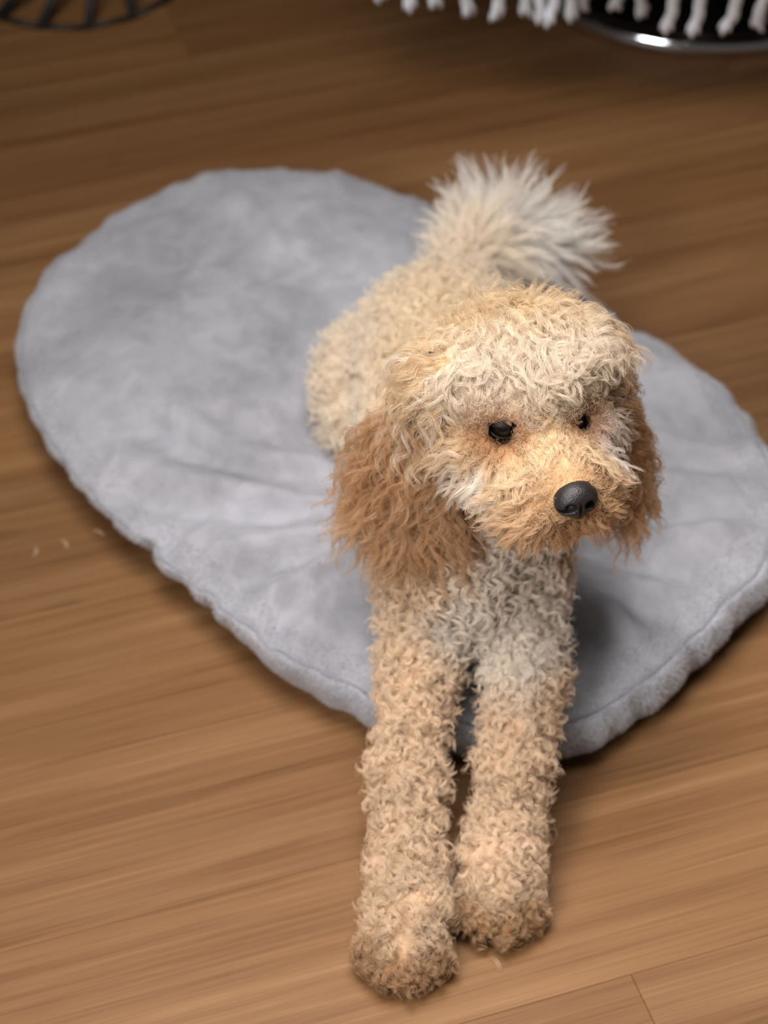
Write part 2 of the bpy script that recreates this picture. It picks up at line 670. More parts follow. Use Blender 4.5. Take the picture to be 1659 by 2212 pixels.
def coat_color(P, R, N):
    n = vnoise(P, 28.0); n2 = vnoise(P, 75.0)
    C = np.tile(APRI, (len(P), 1))
    isr = lambda *k: np.isin(R, [REGN.index(x) for x in k])
    m = isr('body', 'neck')
    if m.any():
        top = smooth(0.17, 0.235, P[m][:, 2]) + n[m][:, 0] * 0.7
        C[m] = mixc(np.tile(CREAM, (m.sum(), 1)), np.tile(lin(236, 205, 165), (m.sum(), 1)), top)
    m = isr('neck')
    if m.any():
        C[m] = mixc(C[m], np.tile(TAN, (m.sum(), 1)), 0.55 + n[m][:, 1])
    m = isr('chest')
    if m.any():
        q = P[m]
        w = smooth(0.052, 0.078, q[:, 0] + n[m][:, 0] * 0.02)
        C[m] = mixc(np.tile(lin(226, 192, 158), (m.sum(), 1)), np.tile(lin(242, 224, 204), (m.sum(), 1)), w)
    m = isr('leg', 'paw')
    if m.any():
        q = P[m]
        w = smooth(-0.36, -0.50, q[:, 1]) * 0.5 + n[m][:, 0] * 0.5 + 0.12
        C[m] = mixc(np.tile(lin(222, 186, 152), (m.sum(), 1)), np.tile(lin(212, 178, 144), (m.sum(), 1)), w)
        up = smooth(-0.30, -0.23, q[:, 1])
        C[m] = mixc(C[m], np.tile(lin(228, 198, 164), (m.sum(), 1)), up * 0.7)
    m = isr('leg', 'chest')
    if m.any():
        q = P[m]
        dw = np.linalg.norm((q - np.array([0.088, -0.262, 0.155])) / np.array([1.0, 1.0, 1.35]), axis=1) + n[m][:, 2] * 0.03
        C[m] = mixc(C[m], np.tile(lin(244, 226, 206), (m.sum(), 1)), smooth(0.066, 0.038, dw))
    m = isr('paw')
    if m.any():
        q = P[m]
        dt = np.min([np.linalg.norm(q - (c + d * 0.012), axis=1) for c, d in TOES], axis=0)
        C[m] = mixc(C[m], np.tile(lin(150, 112, 78), (m.sum(), 1)), smooth(0.030, 0.010, dt) * 0.95)
    m = isr('head')
    if m.any():
        q = P[m]
        f = (q - E0) @ HF
        w = smooth(-0.075, -0.03, f) + n[m][:, 1] * 0.7
        C[m] = mixc(np.tile(lin(222, 186, 142), (m.sum(), 1)), np.tile(lin(238, 214, 186), (m.sum(), 1)), w)
    m = isr('muzzle', 'cheek', 'chin')
    if m.any():
        q = P[m]
        f = (q - E0) @ HF; u = (q - E0) @ HU; r = (q - E0) @ HR
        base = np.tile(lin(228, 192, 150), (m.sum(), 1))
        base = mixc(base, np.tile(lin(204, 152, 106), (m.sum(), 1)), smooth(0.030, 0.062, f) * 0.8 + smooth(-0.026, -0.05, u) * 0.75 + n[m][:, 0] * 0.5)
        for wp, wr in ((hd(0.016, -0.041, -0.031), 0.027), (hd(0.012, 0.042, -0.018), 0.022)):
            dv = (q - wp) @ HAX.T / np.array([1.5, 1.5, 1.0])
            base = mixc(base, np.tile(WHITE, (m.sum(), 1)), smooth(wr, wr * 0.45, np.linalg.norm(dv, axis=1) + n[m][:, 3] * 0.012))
        # coat colour darkens just below the nose
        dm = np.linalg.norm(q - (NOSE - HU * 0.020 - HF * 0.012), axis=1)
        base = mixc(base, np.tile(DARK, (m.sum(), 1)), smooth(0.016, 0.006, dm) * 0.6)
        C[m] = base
    m = isr('cheek', 'head', 'muzzle')
    if m.any():
        q = P[m]
        for e in (EYE_L, EYE_R):
            de = np.linalg.norm((q - e - HU * -0.004), axis=1)
            C[m] = mixc(C[m], np.tile(lin(158, 106, 66), (m.sum(), 1)), smooth(0.032, 0.018, de) * 0.8)
            C[m] = mixc(C[m], np.tile(DARK, (m.sum(), 1)), smooth(0.0175, 0.0115, de) * 0.9)
    m = isr('ear_l', 'ear_r')
    if m.any():
        q = P[m]
        w = 0.5 + n[m][:, 0] * 0.8 + n2[m][:, 1] * 0.4
        C[m] = mixc(np.tile(lin(206, 160, 118), (m.sum(), 1)), np.tile(lin(168, 120, 82), (m.sum(), 1)), w)
        topw = smooth(0.330, 0.372, q[:, 2])
        C[m] = mixc(C[m], np.tile(lin(222, 184, 140), (m.sum(), 1)), topw)
    m = isr('tail')
    if m.any():
        q = P[m]
        w = smooth(0.13, 0.17, q[:, 1] + n[m][:, 0] * 0.03)
        C[m] = mixc(np.tile(CREAM, (m.sum(), 1)), np.tile(lin(236, 226, 216), (m.sum(), 1)), w)
    C *= (1 + n2[:, 2:3] * 0.30)
    C = np.maximum(C, 0.01)
    return C * np.minimum(1, 0.90 / C.max(1))[:, None]


dog = empty('dog', (0.055, -0.15, 0.0))
tag(dog, 'curly cream and apricot dog lying on a grey cushion with front paws stretched out', 'dog')
body = mesh_obj('body', BV, BQ, M_SKIN, dog)
rv = region_of(BV)
vc = coat_color(BV, rv, BN)
ca = body.data.attributes.new('fur_color', 'FLOAT_COLOR', 'POINT')
ca.data.foreach_set('color', np.concatenate([vc, np.ones((len(vc), 1))], 1).astype(np.float32).ravel())

# ------------------------------------------------------------------ fur
RV = rv[TRI[:, 0]]
FA = 0.5 * np.linalg.norm(np.cross(BV[TRI[:, 1]] - BV[TRI[:, 0]], BV[TRI[:, 2]] - BV[TRI[:, 0]]), axis=1)


def roots(regs, dens):
    m = np.isin(RV, [REGN.index(r) for r in regs])
    ti = np.where(m)[0]
    A = FA[ti]
    n = int(A.sum() * dens)
    pick = ti[rng.choice(len(ti), n, p=A / A.sum())]
    u, v = rng.random(n), rng.random(n)
    fl = u + v > 1
    u[fl], v[fl] = 1 - u[fl], 1 - v[fl]
    T = TRI[pick]
    w = np.stack([1 - u - v, u, v], 1)
    P = sum(w[:, i:i + 1] * BV[T[:, i]] for i in range(3))
    N = nrm(sum(w[:, i:i + 1] * BN[T[:, i]] for i in range(3)))
    return P, N, RV[pick]


DOWN = np.array([0, 0, -1.0])


def locks(P, N, R, d0, d1, L, turns, rc, ns, spread, clump, m, pw=1.0, flat=1.0, pj=0.35, col=None, cj=0.10, frizz=0.12, rad=0.00017, rc_ramp=0.25, lj=0.25, coh=None):
    """curled locks: ns strands following one helical guide each"""
    n = len(P)
    L = np.broadcast_to(np.asarray(L, float), (n,)) * (1 + lj * (rng.random(n) - 0.5) * 2)
    s = np.linspace(0, 1, m)
    w = (s ** pw)[None, :, None]
    D = nrm(nrm(d0)[:, None, :] * (1 - w) + nrm(d1)[:, None, :] * w)
    step = np.concatenate([np.zeros((n, 1, 3)), (D[:, 1:] + D[:, :-1]) * 0.5], 1) / (m - 1)
    base = np.cumsum(step, 1) * L[:, None, None]
    ref = nrm(rng.normal(size=(n, 3)))
    e1 = nrm(np.cross(D, ref[:, None, :]))
    e2 = np.cross(D, e1)
    turns = np.broadcast_to(np.asarray(turns, float), (n,)) * (1 + 0.3 * (rng.random(n) - 0.5))
    rc = np.broadcast_to(np.asarray(rc, float), (n,)) * (0.6 + 0.8 * rng.random(n))
    hand = np.where(rng.random(n) < 0.5, -1, 1)
    ph0 = rng.random(n) * 6.283
    if coh is not None:
        vn = vnoise(P, coh)
        ph0 = vn[:, 0] * 16 + rng.normal(size=n) * 0.35
        hand = np.where(vnoise(P, coh * 0.6)[:, 1] > 0, 1, -1)
        ref = nrm(np.array([0.3, 0.9, 0.25]) + rng.normal(size=(n, 3)) * 0.12)
        e1 = nrm(np.cross(D, ref[:, None, :])); e2 = np.cross(D, e1)
    # strands
    t1 = nrm(np.cross(N, ref)); t2 = np.cross(N, t1)
    rr = np.sqrt(rng.random((n, ns))) * spread; aa = rng.random((n, ns)) * 6.283
    off = (rr * np.cos(aa))[..., None] * t1[:, None] + (rr * np.sin(aa))[..., None] * t2[:, None]
    lf = 1 - 0.3 * rng.random((n, ns))
    fz = rng.random((n, ns)) < frizz
    ph = ph0[:, None] + rng.normal(size=(n, ns)) * pj + fz * rng.random((n, ns)) * 6.283
    rcs = rc[:, None] * (1 + 0.25 * rng.normal(size=(n, ns))) * (1 + fz * 0.5)
    cl = clump * (1 - 0.9 * fz)
    S = s[None, None, :] * lf[..., None]
    ang = ph[..., None] + hand[:, None, None] * 6.283 * turns[:, None, None] * S
    rad_h = rcs[..., None] * np.clip(S / rc_ramp, 0, 1)
    pos = P[:, None, None, :] + base[:, None] * lf[..., None, None] + off[:, :, None, :] * (1 - cl[..., None] * np.clip(S * 1.6, 0, 1))[..., None]
    hel0 = rc[:, None, None, None] * 0
    pos = pos + (rad_h * np.cos(ang))[..., None] * e1[:, None] + (flat * rad_h * np.sin(ang))[..., None] * e2[:, None]
    pos[..., 2] = np.maximum(pos[..., 2], 0.0012 + 0.001 * rng.random((n, ns, 1)))
    c = col[:, None, :] * (1 + cj * rng.normal(size=(n, ns, 1)))
    c = np.maximum(c, 0.005).reshape(-1, 3)
    c = c * np.minimum(1, 0.92 / c.max(1))[:, None]
    return pos.reshape(-1, m, 3).astype(np.float32), c, rad


FURN = [0]


def fur_object(name, batches, parent, label=None):
    sizes, pos, col, radius = [], [], [], []
    for p, c, r in batches:
        m = p.shape[1]
        sizes.append(np.full(len(p), m)); pos.append(p.reshape(-1, 3)); col.append(c)
        taper = np.linspace(1, 0.35, m) * r
        radius.append(np.tile(taper, len(p)))
    sizes = np.concatenate(sizes); pos = np.concatenate(pos) - wloc(parent); col = np.concatenate(col)
    hc = bpy.data.hair_curves.new(name)
    hc.add_curves(sizes.tolist())
    hc.attributes['position'].data.foreach_set('vector', pos.astype(np.float32).ravel())
    ra = hc.attributes.get('radius') or hc.attributes.new('radius', 'FLOAT', 'POINT')
    ra.data.foreach_set('value', np.concatenate(radius).astype(np.float32))
    a = hc.attributes.new('fur_color', 'FLOAT_COLOR', 'CURVE')
    a.data.foreach_set('color', np.concatenate([col, np.ones((len(col), 1))], 1).astype(np.float32).ravel())
    hc.materials.append(M_FUR)
    o = bpy.data.objects.new(name, hc)
    COL.objects.link(o)
    o.parent = parent
    tag(o, label, None, None, 'stuff')
    FURN[0] += len(sizes)
    return o


def rnd(n, k): return rng.normal(size=(n, 3)) * k


def tang(N, v):
    v = np.broadcast_to(v, N.shape)
    return nrm(v - N * np.sum(N * v, 1, keepdims=True))


# trunk, neck: dense woolly coat
def under(P, N, R, L, ns=7):
    """short fine undercoat that hides the skin"""
    C_ = coat_color(P, R, N)
    n_ = len(P)
    return locks(P, N, R, N + rnd(n_, 0.5), N * 0.6 + rnd(n_, 0.7), L, 1.0, 0.0012, ns, 0.004, 0.2, 6, col=C_, frizz=0.4, rad=0.00022)


P, N, R = roots(['body', 'neck'], 26000)
keep = ~((P[:, 2] < 0.10) & (N[:, 2] < -0.3))
P, N, R = P[keep], N[keep], R[keep]
T = tang(N, np.array([0, 0.6, -0.7]))
C = coat_color(P, R, N)
b0 = under(P, N, R, 0.011)
b1 = locks(P, N, R, N + 0.35 * T + rnd(len(P), 0.28), N * 0.75 + 0.5 * T + rnd(len(P), 0.4), 0.019, 1.5, 0.0024, 16, 0.0042, 0.62, 10, col=C, rad=0.00021, pj=0.2)
# chest: tighter ringlets
P, N, R = roots(['chest'], 30000)
keep = ~((P[:, 2] < 0.095) & (N[:, 2] < -0.4))
P, N, R = P[keep], N[keep], R[keep]
T = tang(N, np.array([0, 0.0, -1.0]))
C = coat_color(P, R, N)
b2 = locks(P, N, R, N + 0.3 * T + rnd(len(P), 0.25), N * 0.6 + 0.8 * T + rnd(len(P), 0.45), 0.021, 1.8, 0.0030, 26, 0.0034, 0.70, 13, col=C, rad=0.00019, pj=0.10, frizz=0.05)
b3 = under(P, N, R, 0.011)
fur_object('body_fur', [b0, b1, b2, b3], dog, 'woolly cream and apricot coat with a paler chest')

# forelegs: small tight curls
for s, nm in ((-1, 'foreleg_fur'), (1, 'foreleg_fur')):
    P, N, R = roots(['leg', 'paw'], 42000)
    side = np.where(P[:, 0] < np.interp(P[:, 1], [-0.5, -0.25], [0.045, 0.062]), -1, 1)
    keep = (side == s) & ~((P[:, 2] < 0.006) & (N[:, 2] < -0.7))
    P, N, R = P[keep], N[keep], R[keep]
    ispaw = R == REGN.index('paw')
    T = tang(N, np.array([0, -0.75, -0.45]))
    C = coat_color(P, R, N)
    L = np.where(ispaw, 0.0140, 0.0150)
    dtoe = np.min([np.linalg.norm(P - c_, axis=1) for c_, d__ in TOES], axis=0)
    L = L * (0.70 + 0.30 * smooth(0.014, 0.030, dtoe))
    b = locks(P, N, R, N + 0.25 * T + rnd(len(P), 0.3), N * 0.5 + 0.6 * T + rnd(len(P), 0.6), L, np.where(ispaw, 1.35, 1.5), np.where(ispaw, 0.0028, 0.0024) * np.clip(L / 0.0135, 0.5, 1), 26, 0.0029, 0.58, 12, col=C, frizz=0.13, pj=0.18, cj=0.07, rad=0.00019)
    fur_object(nm, [b, under(P, N, R, 0.008)], dog)

# head: long loose waves on the skull, shorter on the muzzle
P, N, R = roots(['head', 'cheek', 'muzzle', 'chin'], 60000)
q = P - E0
f, r, u = q @ HF, q @ HR, q @ HU
de = np.minimum(np.linalg.norm(P - EYE_L, axis=1), np.linalg.norm(P - EYE_R, axis=1))
dn = np.linalg.norm(P - (NOSE - HF * 0.004), axis=1)
keep = (de > 0.0108) & (dn > 0.0125)
P, N, R, f, r, u, de, dn = [x[keep] for x in (P, N, R, f, r, u, de, dn)]
C = coat_color(P, R, N)
ih = R == REGN.index('head'); im = R == REGN.index('muzzle'); ic = R == REGN.index('cheek'); ij = R == REGN.index('chin')
n = len(P)
sgn = np.clip(r / 0.030, -1, 1)[:, None]
flow = np.zeros((n, 3))
flow[ih] = (HF * 0.55 + HR * sgn[ih] * 0.75 - HU * 0.05)
flow[im] = (-HF * 0.45 + HR * sgn[im] * 0.60 - HU * 0.65)
flow[ic] = (-HF * 0.35 + HR * sgn[ic] * 0.35 - HU * 0.85)
flow[ij] = (-HU * 1.0 + HF * 0.15 + HR * sgn[ij] * 0.2)
flow += vnoise(P, 45.0)[:, :3] * np.where(ih, 0.9, 0.35)[:, None]
for e, sg in ((EYE_L, -1), (EYE_R, 1)):      # hair parts away from the eyes
    v = P - e
    d_ = np.linalg.norm(v, axis=1)
    w = smooth(0.052, 0.022, d_)[:, None]
    flow = flow * (1 - w) + (nrm(v) + 0.25 * HR * sg) * w * 1.4
T = tang(N, flow)
L = np.where(ih, 0.025, np.where(im, 0.025, np.where(ic, 0.032, 0.027)))
L = L * (0.20 + 0.80 * smooth(0.011, 0.036, de)) * (0.45 + 0.55 * smooth(0.012, 0.032, dn))
L = L * np.where(im & (np.abs(r) < 0.013) & (u > -0.012), 0.60, 1)
lift = np.where(ih, 0.85, np.where(im, 0.55, 0.55))[:, None] * (0.30 + 0.70 * smooth(0.013, 0.036, de))[:, None]
away = smooth(0.045, 0.020, de)[:, None]
b = locks(P, N, R, N * lift + 0.7 * T + rnd(n, 0.20), N * 0.25 * lift + 1.0 * T + rnd(n, np.where(ih, 0.24, 0.16)[:, None]) + DOWN * 0.2 * (1 - away), L, np.where(ih, 1.15, 1.3), np.where(ih, 0.0030, 0.0014) * np.clip(L / 0.02, 0.3, 1), 17, 0.0026, 0.60, 12, col=C, frizz=0.07, pj=0.12, rad=0.00017, coh=70.0)
keepu = de > 0.013
fur_object('head_fur', [b, under(P[keepu], N[keepu], R[keepu], np.minimum(0.008, L[keepu] * 0.5), 6)], dog, 'pale wavy hair over the skull with tan muzzle')

# ears: long wavy hanging hair
for s, reg in ((-1, 'ear_l'), (1, 'ear_r')):
    base, cen, dwn, wd, nn = EAR[s]
    P, N, R = roots([reg], 52000)
    C = coat_color(P, R, N)
    n = len(P)
    lat = ((P - cen) @ wd)[:, None] / 0.034
    pale = (np.linalg.norm(P - base, axis=1) < 0.050) & (rng.random(n) < 0.30)
    C[pale] = lin(232, 210, 184)
    T = tang(N, dwn + 0 * N)
    far = smooth(-0.06, 0.05, (P - cen) @ dwn)
    L = (0.038 + 0.022 * far * rng.random(n) + 0.012 * rng.random(n)) * (1.0 if s < 0 else 0.78)
    d0 = N * 0.55 + T * 0.8 + wd * lat * 0.25 + rnd(n, 0.10)
    d1 = DOWN * 0.9 + dwn * 0.3 + wd * lat * 0.30 + N * 0.08 + vnoise(P, 40.0)[:, :3] * 0.7 + rnd(n, 0.10)
    b = locks(P, N, R, d0, d1, L, 1.9, 0.0030, 17, 0.0030, 0.52, 15, col=C, frizz=0.10, cj=0.12, flat=0.5, pj=0.12, rad=0.00017, coh=40.0)
    fur_object('ear_fur', [b], dog, 'long wavy ginger brown ear hair')

# tail plume
P, N, R = roots(['tail'], 45000)
n = len(P)
C = coat_color(P, R, N)
tl = np.linspace(0, 1, 40)
tp = np.array([[np.interp(x * 3, range(4), [t[i] for t in TAIL]) for i in range(3)] for x in tl])
ti = np.argmin(((P[:, None] - tp[None]) ** 2).sum(-1), 1) / 39.0
ta = nrm(TAIL[3] - TAIL[0])
L = 0.020 + 0.036 * smooth(0.10, 0.5, ti)
b = locks(P, N, R, N + 0.25 * ta + rnd(n, 0.25), N * 0.9 + ta * 0.35 + DOWN * 0.15 + rnd(n, 0.35), L, 1.0, 0.0026, 22, 0.0036, 0.5, 11, col=C, frizz=0.25, rad=0.0002)
fur_object('tail_fur', [b], dog, 'fluffy off white tail plume')
print('strands', FURN[0], 'body verts', len(BV))

# eyes, nose, claws
for e, s in ((EYE_L, -1), (EYE_R, 1)):
    mb = MB()
    c = e - HF * 0.0010 - HR * s * 0.001
    V, Fc = [], []
    nu, nv = 20, 14
    for i in range(nv + 1):
        for j in range(nu):
            th, ph = math.pi * i / nv, 2 * math.pi * j / nu
            d = np.array([math.cos(th), math.sin(th) * math.cos(ph), math.sin(th) * math.sin(ph)])
            rr = 0.0090 + (0.0010 * max(0, d[0] - 0.75) / 0.25)
            V.append(c + rr * (HAX.T @ d))
    for i in range(nv):
        for j in range(nu):
            Fc.append([i * nu + j, (i + 1) * nu + j, (i + 1) * nu + (j + 1) % nu, i * nu + (j + 1) % nu])
    mb.add(V, Fc)
    eye_o = mb.build('eye', M_EYE, dog)
    gz = nrm(HF + HR * s * 0.22); gr = nrm(np.cross(HU, gz)) * (1 if np.cross(HU, gz) @ HR > 0 else -1); gu = np.cross(gz, gr)
    if gu @ HU < 0: gu = -gu
    for a0_, a1_ in ((0.45, 1.9), (-0.42, -1.9)):
        V, Fc = [], []
        for i in range(9):
            ph = a0_ + (a1_ - a0_) * i / 8
            for j in range(17):
                al = -1.45 + 2.9 * j / 16
                V.append(c + (0.0097 - 0.0004 * (i == 0)) * (math.cos(al) * (math.cos(ph) * gz + math.sin(ph) * gu) + math.sin(al) * gr))
        for i in range(8):
            for j in range(16): Fc.append([i * 17 + j, i * 17 + j + 1, (i + 1) * 17 + j + 1, (i + 1) * 17 + j])
        lid = mesh_obj('eyelid', V, Fc, M_LID, eye_o)
        sm_ = lid.modifiers.new('thickness', 'SOLIDIFY'); sm_.thickness = 0.0008
h = 0.0007
nb = 44
gx = (np.arange(nb * 2) - nb) * h * 0.62
X = np.stack(np.meshgrid(gx, gx, gx, indexing='ij'), -1)       # f, r, u


def sell(X, c, rad):
    q = X - np.array(c)
    k0 = np.linalg.norm(q / np.array(rad), axis=-1); k1 = np.linalg.norm(q / np.array(rad) ** 2, axis=-1)
    return k0 * (k0 - 1) / np.maximum(k1, 1e-6)


def smin(a, b_, k):
    hh = np.maximum(k - np.abs(a - b_), 0) / k
    return np.minimum(a, b_) - hh * hh * k / 4


g = sell(X, (-0.003, 0, 0.002), (0.0105, 0.0128, 0.0100))
for s in (-1, 1):
    g = smin(g, sell(X, (-0.003, s * 0.0062, -0.002), (0.0085, 0.0068, 0.0070)), 0.005)
g = smin(g, sell(X, (-0.003, 0, -0.006), (0.0085, 0.0050, 0.0070)), 0.004)
for s in (-1, 1):
    hole = sell(X, (0.0056, s * 0.0060, -0.0016), (0.0056, 0.0034, 0.0031))
    slit = sell(X, (0.0018, s * 0.0105, -0.0038), (0.0050, 0.0040, 0.0013))
    g = -smin(-g, smin(hole, slit, 0.002), 0.0015)
    g = np.where(np.isnan(g), 1, g)
    g = -smin(-g, sell(X, (0.0075, 0, -0.0075), (0.0035, 0.0006, 0.0075)), 0.001)
NV, NQ = surface_nets(g, np.array([gx[0]] * 3), h * 0.62)
ta_ = math.radians(22)
NAX = np.stack([HF * math.cos(ta_) + HU * math.sin(ta_), HR, HU * math.cos(ta_) - HF * math.sin(ta_)])
NV = NOSE + 1.06 * (NV @ NAX)
mesh_obj('nose', NV, NQ, M_NOSE, dog)
for c, d in TOES:
    mb = MB()
    a = c + d * 0.007 + np.array([0, 0, -0.003])
    pts = [a + d * 0.010 * t + np.array([0, 0, -0.0085 * t * t]) for t in np.linspace(0, 1, 5)]
    mb.tube(pts, [0.0026, 0.0025, 0.0022, 0.0015, 0.0005], 8)
    mb.build('claw', M_CLAW, dog)

# ------------------------------------------------------------------ cushion
out_px = [(48, 745, .045), (66, 655, .05), (118, 578, .055), (200, 512, .06), (300, 444, .065), (400, 394, .07), (500, 370, .07), (620, 371, .07),
          (740, 382, .07), (825, 408, .07), (905, 440, .07), (1030, 505, .07), (1130, 576, .07), (1250, 642, .07), (1330, 704, .07), (1420, 746, .07), (1520, 812, .068),
          (1600, 900, .066), (1652, 985, .064), (1686, 1085, .06), (1668, 1185, .058), (1594, 1268, .056), (1520, 1338, .055), (1400, 1455, .055), (1325, 1510, .055),
          (1245, 1552, .054), (1130, 1570, .052), (1010, 1558, .05), (900, 1530, .05), (800, 1490, .052), (680, 1440, .052), (560, 1372, .05), (470, 1290, .048), (330, 1172, .047),
          (225, 1088, .046), (158, 1010, .046), (100, 925, .046), (60, 835, .047)]
OP = np.array([at(x, y, z) for x, y, z in out_px])
CC = OP.mean(0)
aa = np.arctan2(OP[:, 1] - CC[1], OP[:, 0] - CC[0])
order = np.argsort(aa)
aa, OP = aa[order], OP[order]
NS, NR = 288, 64
th = np.linspace(-math.pi, math.pi, NS, endpoint=False)


def per(v):
    x = np.concatenate([aa - 2 * math.pi, aa, aa + 2 * math.pi]); y = np.tile(v, 3)
    r_ = np.interp(th, x, y)
    for _ in range(6): r_ = (np.roll(r_, 1) + 2 * r_ + np.roll(r_, -1)) / 4
    return r_


RAD = per(np.hypot(OP[:, 0] - CC[0], OP[:, 1] - CC[1]))
ZS = per(OP[:, 2])
# gathers of the edge
ga = np.zeros(NS)
for kf, am in ((23, .0010), (37, .0012), (58, .0009), (91, .0005)):
    ga += am * np.sin(kf * th + rng.random() * 6.28) * (0.5 + 0.5 * np.sin(3 * th + rng.random() * 6.28))
RAD = RAD + ga * 1.2
ZS = ZS + np.roll(ga, 3) * 1.3
dirs = np.stack([np.cos(th), np.sin(th)], 1)
rho = np.linspace(0, 1, NR) ** 0.8
TOP = np.zeros((NR, NS, 3))
for i, p in enumerate(rho):
    xy = CC[:2] + dirs * (RAD * p)[:, None]
    puff = 0.030 * (1 - p ** 2.6) ** 0.9
    TOP[i, :, :2] = xy
    TOP[i, :, 2] = ZS * p ** 2 + (1 - p ** 2) * 0.055 + puff
fl = TOP.reshape(-1, 3).copy()
P3 = np.stack([fl[:, 0], fl[:, 1], np.zeros(len(fl))], 1)
nz = vnoise(P3, 9.0)[:, 0] * 0.016 + vnoise(P3, 22.0)[:, 1] * 0.009 + vnoise(P3, 55.0)[:, 2] * 0.0028
edge = np.repeat(rho, NS)
fade = np.clip((1 - edge) / 0.12, 0, 1)
fl[:, 2] += nz * fade
# pull folds running out from under the dog
dc = np.array([0.05, -0.08])
v = fl[:, :2] - dc
an = np.arctan2(v[:, 1], v[:, 0]); di = np.hypot(v[:, 0], v[:, 1])
for a0, am, wd_, d0_, d1_ in ((-0.62, .006, .09, .12, .42), (-0.38, .005, .07, .12, .45), (-0.12, .004, .06, .1, .4), (2.95, .005, .08, .12, .42), (-2.9, .006, .10, .1, .45), (-2.62, .005, .08, .1, .4), (2.65, .004, .07, .12, .4), (0.2, .004, .07, .1, .35)):
    da = (an - a0 + math.pi) % (2 * math.pi) - math.pi
    da = da + 0.06 * np.sin(di * 22 + a0 * 5)
    prof = np.exp(-(da / wd_) ** 2) - 0.8 * np.exp(-((da - wd_ * 1.5) / wd_) ** 2)
    fl[:, 2] += 2.0 * am * prof * smooth(d0_ - 0.08, d0_ + 0.04, di) * smooth(d1_, d1_ - 0.16, di) * fade
# small puckers along the seam
pk = np.tile(np.roll(ga, 5), NR) * np.exp(-((1 - edge) / 0.05) ** 2) * np.clip((1 - edge) / 0.01, 0, 1)
fl[:, 2] += pk * 1.8
# the dog's weight presses the top down
solid = G < 0
low = np.where(solid.any(2), GX[2][solid.argmax(2)], 9.0)
ix = np.clip(((fl[:, 0] - LO[0]) / HV).astype(int), 0, dims[0] - 1); iy = np.clip(((fl[:, 1] - LO[1]) / HV).astype(int), 0, dims[1] - 1)
ins = (fl[:, 0] > LO[0]) & (fl[:, 0] < HI[0]) & (fl[:, 1] > LO[1]) & (fl[:, 1] < 0.13)
lim = np.where(ins, low[ix, iy], 9.0)
press = np.maximum(fl[:, 2] - np.maximum(lim - 0.001, 0.022), 0)
press = np.where(lim < 0.14, press, 0).reshape(NR, NS)
hardp = press.copy()
for _ in range(60):
    pp = press.copy()
    pp[1:-1] = (press[:-2] + press[2:] + 2 * press[1:-1]) / 4
    pp = (np.roll(pp, 1, 1) + np.roll(pp, -1, 1) + 2 * pp) / 4
    press = np.maximum(pp, hardp)
press[:3] = press[:3].mean()
fl[:, 2] -= press.ravel()
fl[:, 2] = np.maximum(fl[:, 2], 0.018)
TOP = fl.reshape(NR, NS, 3)
TOP[0] = TOP[0].mean(0)

cushion = empty('dog_cushion', (CC[0], CC[1], 0))
tag(cushion, 'large oval grey plush floor cushion under the dog', 'cushion')
F_ = []
for i in range(NR - 1):
    for j in range(NS):
        j2 = (j + 1) % NS
        if i == 0: F_.append([0, NS + j, NS + j2])
        else: F_.append([i * NS + j, (i + 1) * NS + j, (i + 1) * NS + j2, i * NS + j2])
# turn the rim down into the seam groove
rim = TOP[-1].copy()
r1 = rim.copy(); r1[:, :2] += dirs * 0.0012; r1[:, 2] -= 0.0035
VV = np.concatenate([TOP.reshape(-1, 3), r1])
for j in range(NS):
    j2 = (j + 1) % NS
    F_.append([(NR - 1) * NS + j, NR * NS + j, NR * NS + j2, (NR - 1) * NS + j2])
mesh_obj('top_panel', VV, F_, M_PLUSH, cushion)
# side band: bulges out below the seam, tucks in at the floor
prof = [(-0.001, 1.0, -0.0045), (0.0022, 1.0, -0.0015), (0.0050, 0.97, 0), (0.0085, 0.88, 0), (0.0105, 0.74, 0), (0.0105, 0.58, 0), (0.0080, 0.42, 0), (0.003, 0.27, 0), (-0.006, 0.15, 0), (-0.020, 0.06, 0), (-0.045, 0.02, 0), (-0.12, 0.02, 0)]
SV = []
gb = np.zeros(NS)
for kf, am in ((29, .0018), (47, .0018), (73, .0012)):
    gb += am * np.sin(kf * th + rng.random() * 6.28) * (0.5 + 0.5 * np.sin(4 * th + rng.random() * 6.28))
dth = (th + 2.75 + math.pi) % (2 * math.pi) - math.pi
tuck = 0.5 - 0.5 * np.cos(np.clip(dth / 1.45, -1, 1) * math.pi)   # 0 where the band is drawn in under the edge
prof_in = [-0.001, 0.0018, 0.0022, 0.0015, -0.003, -0.010, -0.019, -0.030, -0.042, -0.056, -0.075, -0.14]
for k, (dr, hz, dz) in enumerate(prof):
    dr = dr * tuck + prof_in[k] * (1 - tuck)
    amp = math.sin(math.pi * min(1, k / 9.0))
    p = rim.copy()
    p[:, :2] += dirs * (dr + gb * amp * 1.3)[:, None]
    p[:, 2] = np.maximum(rim[:, 2] * hz + dz + 0.4 * gb * amp * (k < 8), 0.0006)
    SV.append(p)
SF = []
for i in range(len(prof) - 1):
    for j in range(NS):
        j2 = (j + 1) % NS
        SF.append([i * NS + j, (i + 1) * NS + j, (i + 1) * NS + j2, i * NS + j2])
SV.append(np.array([[CC[0], CC[1], 0.0006]]))
for j in range(NS):
    SF.append([(len(prof) - 1) * NS + j, len(prof) * NS, (len(prof) - 1) * NS + (j + 1) % NS])
mesh_obj('side_band', np.concatenate(SV), SF, M_PLUSH, cushion)
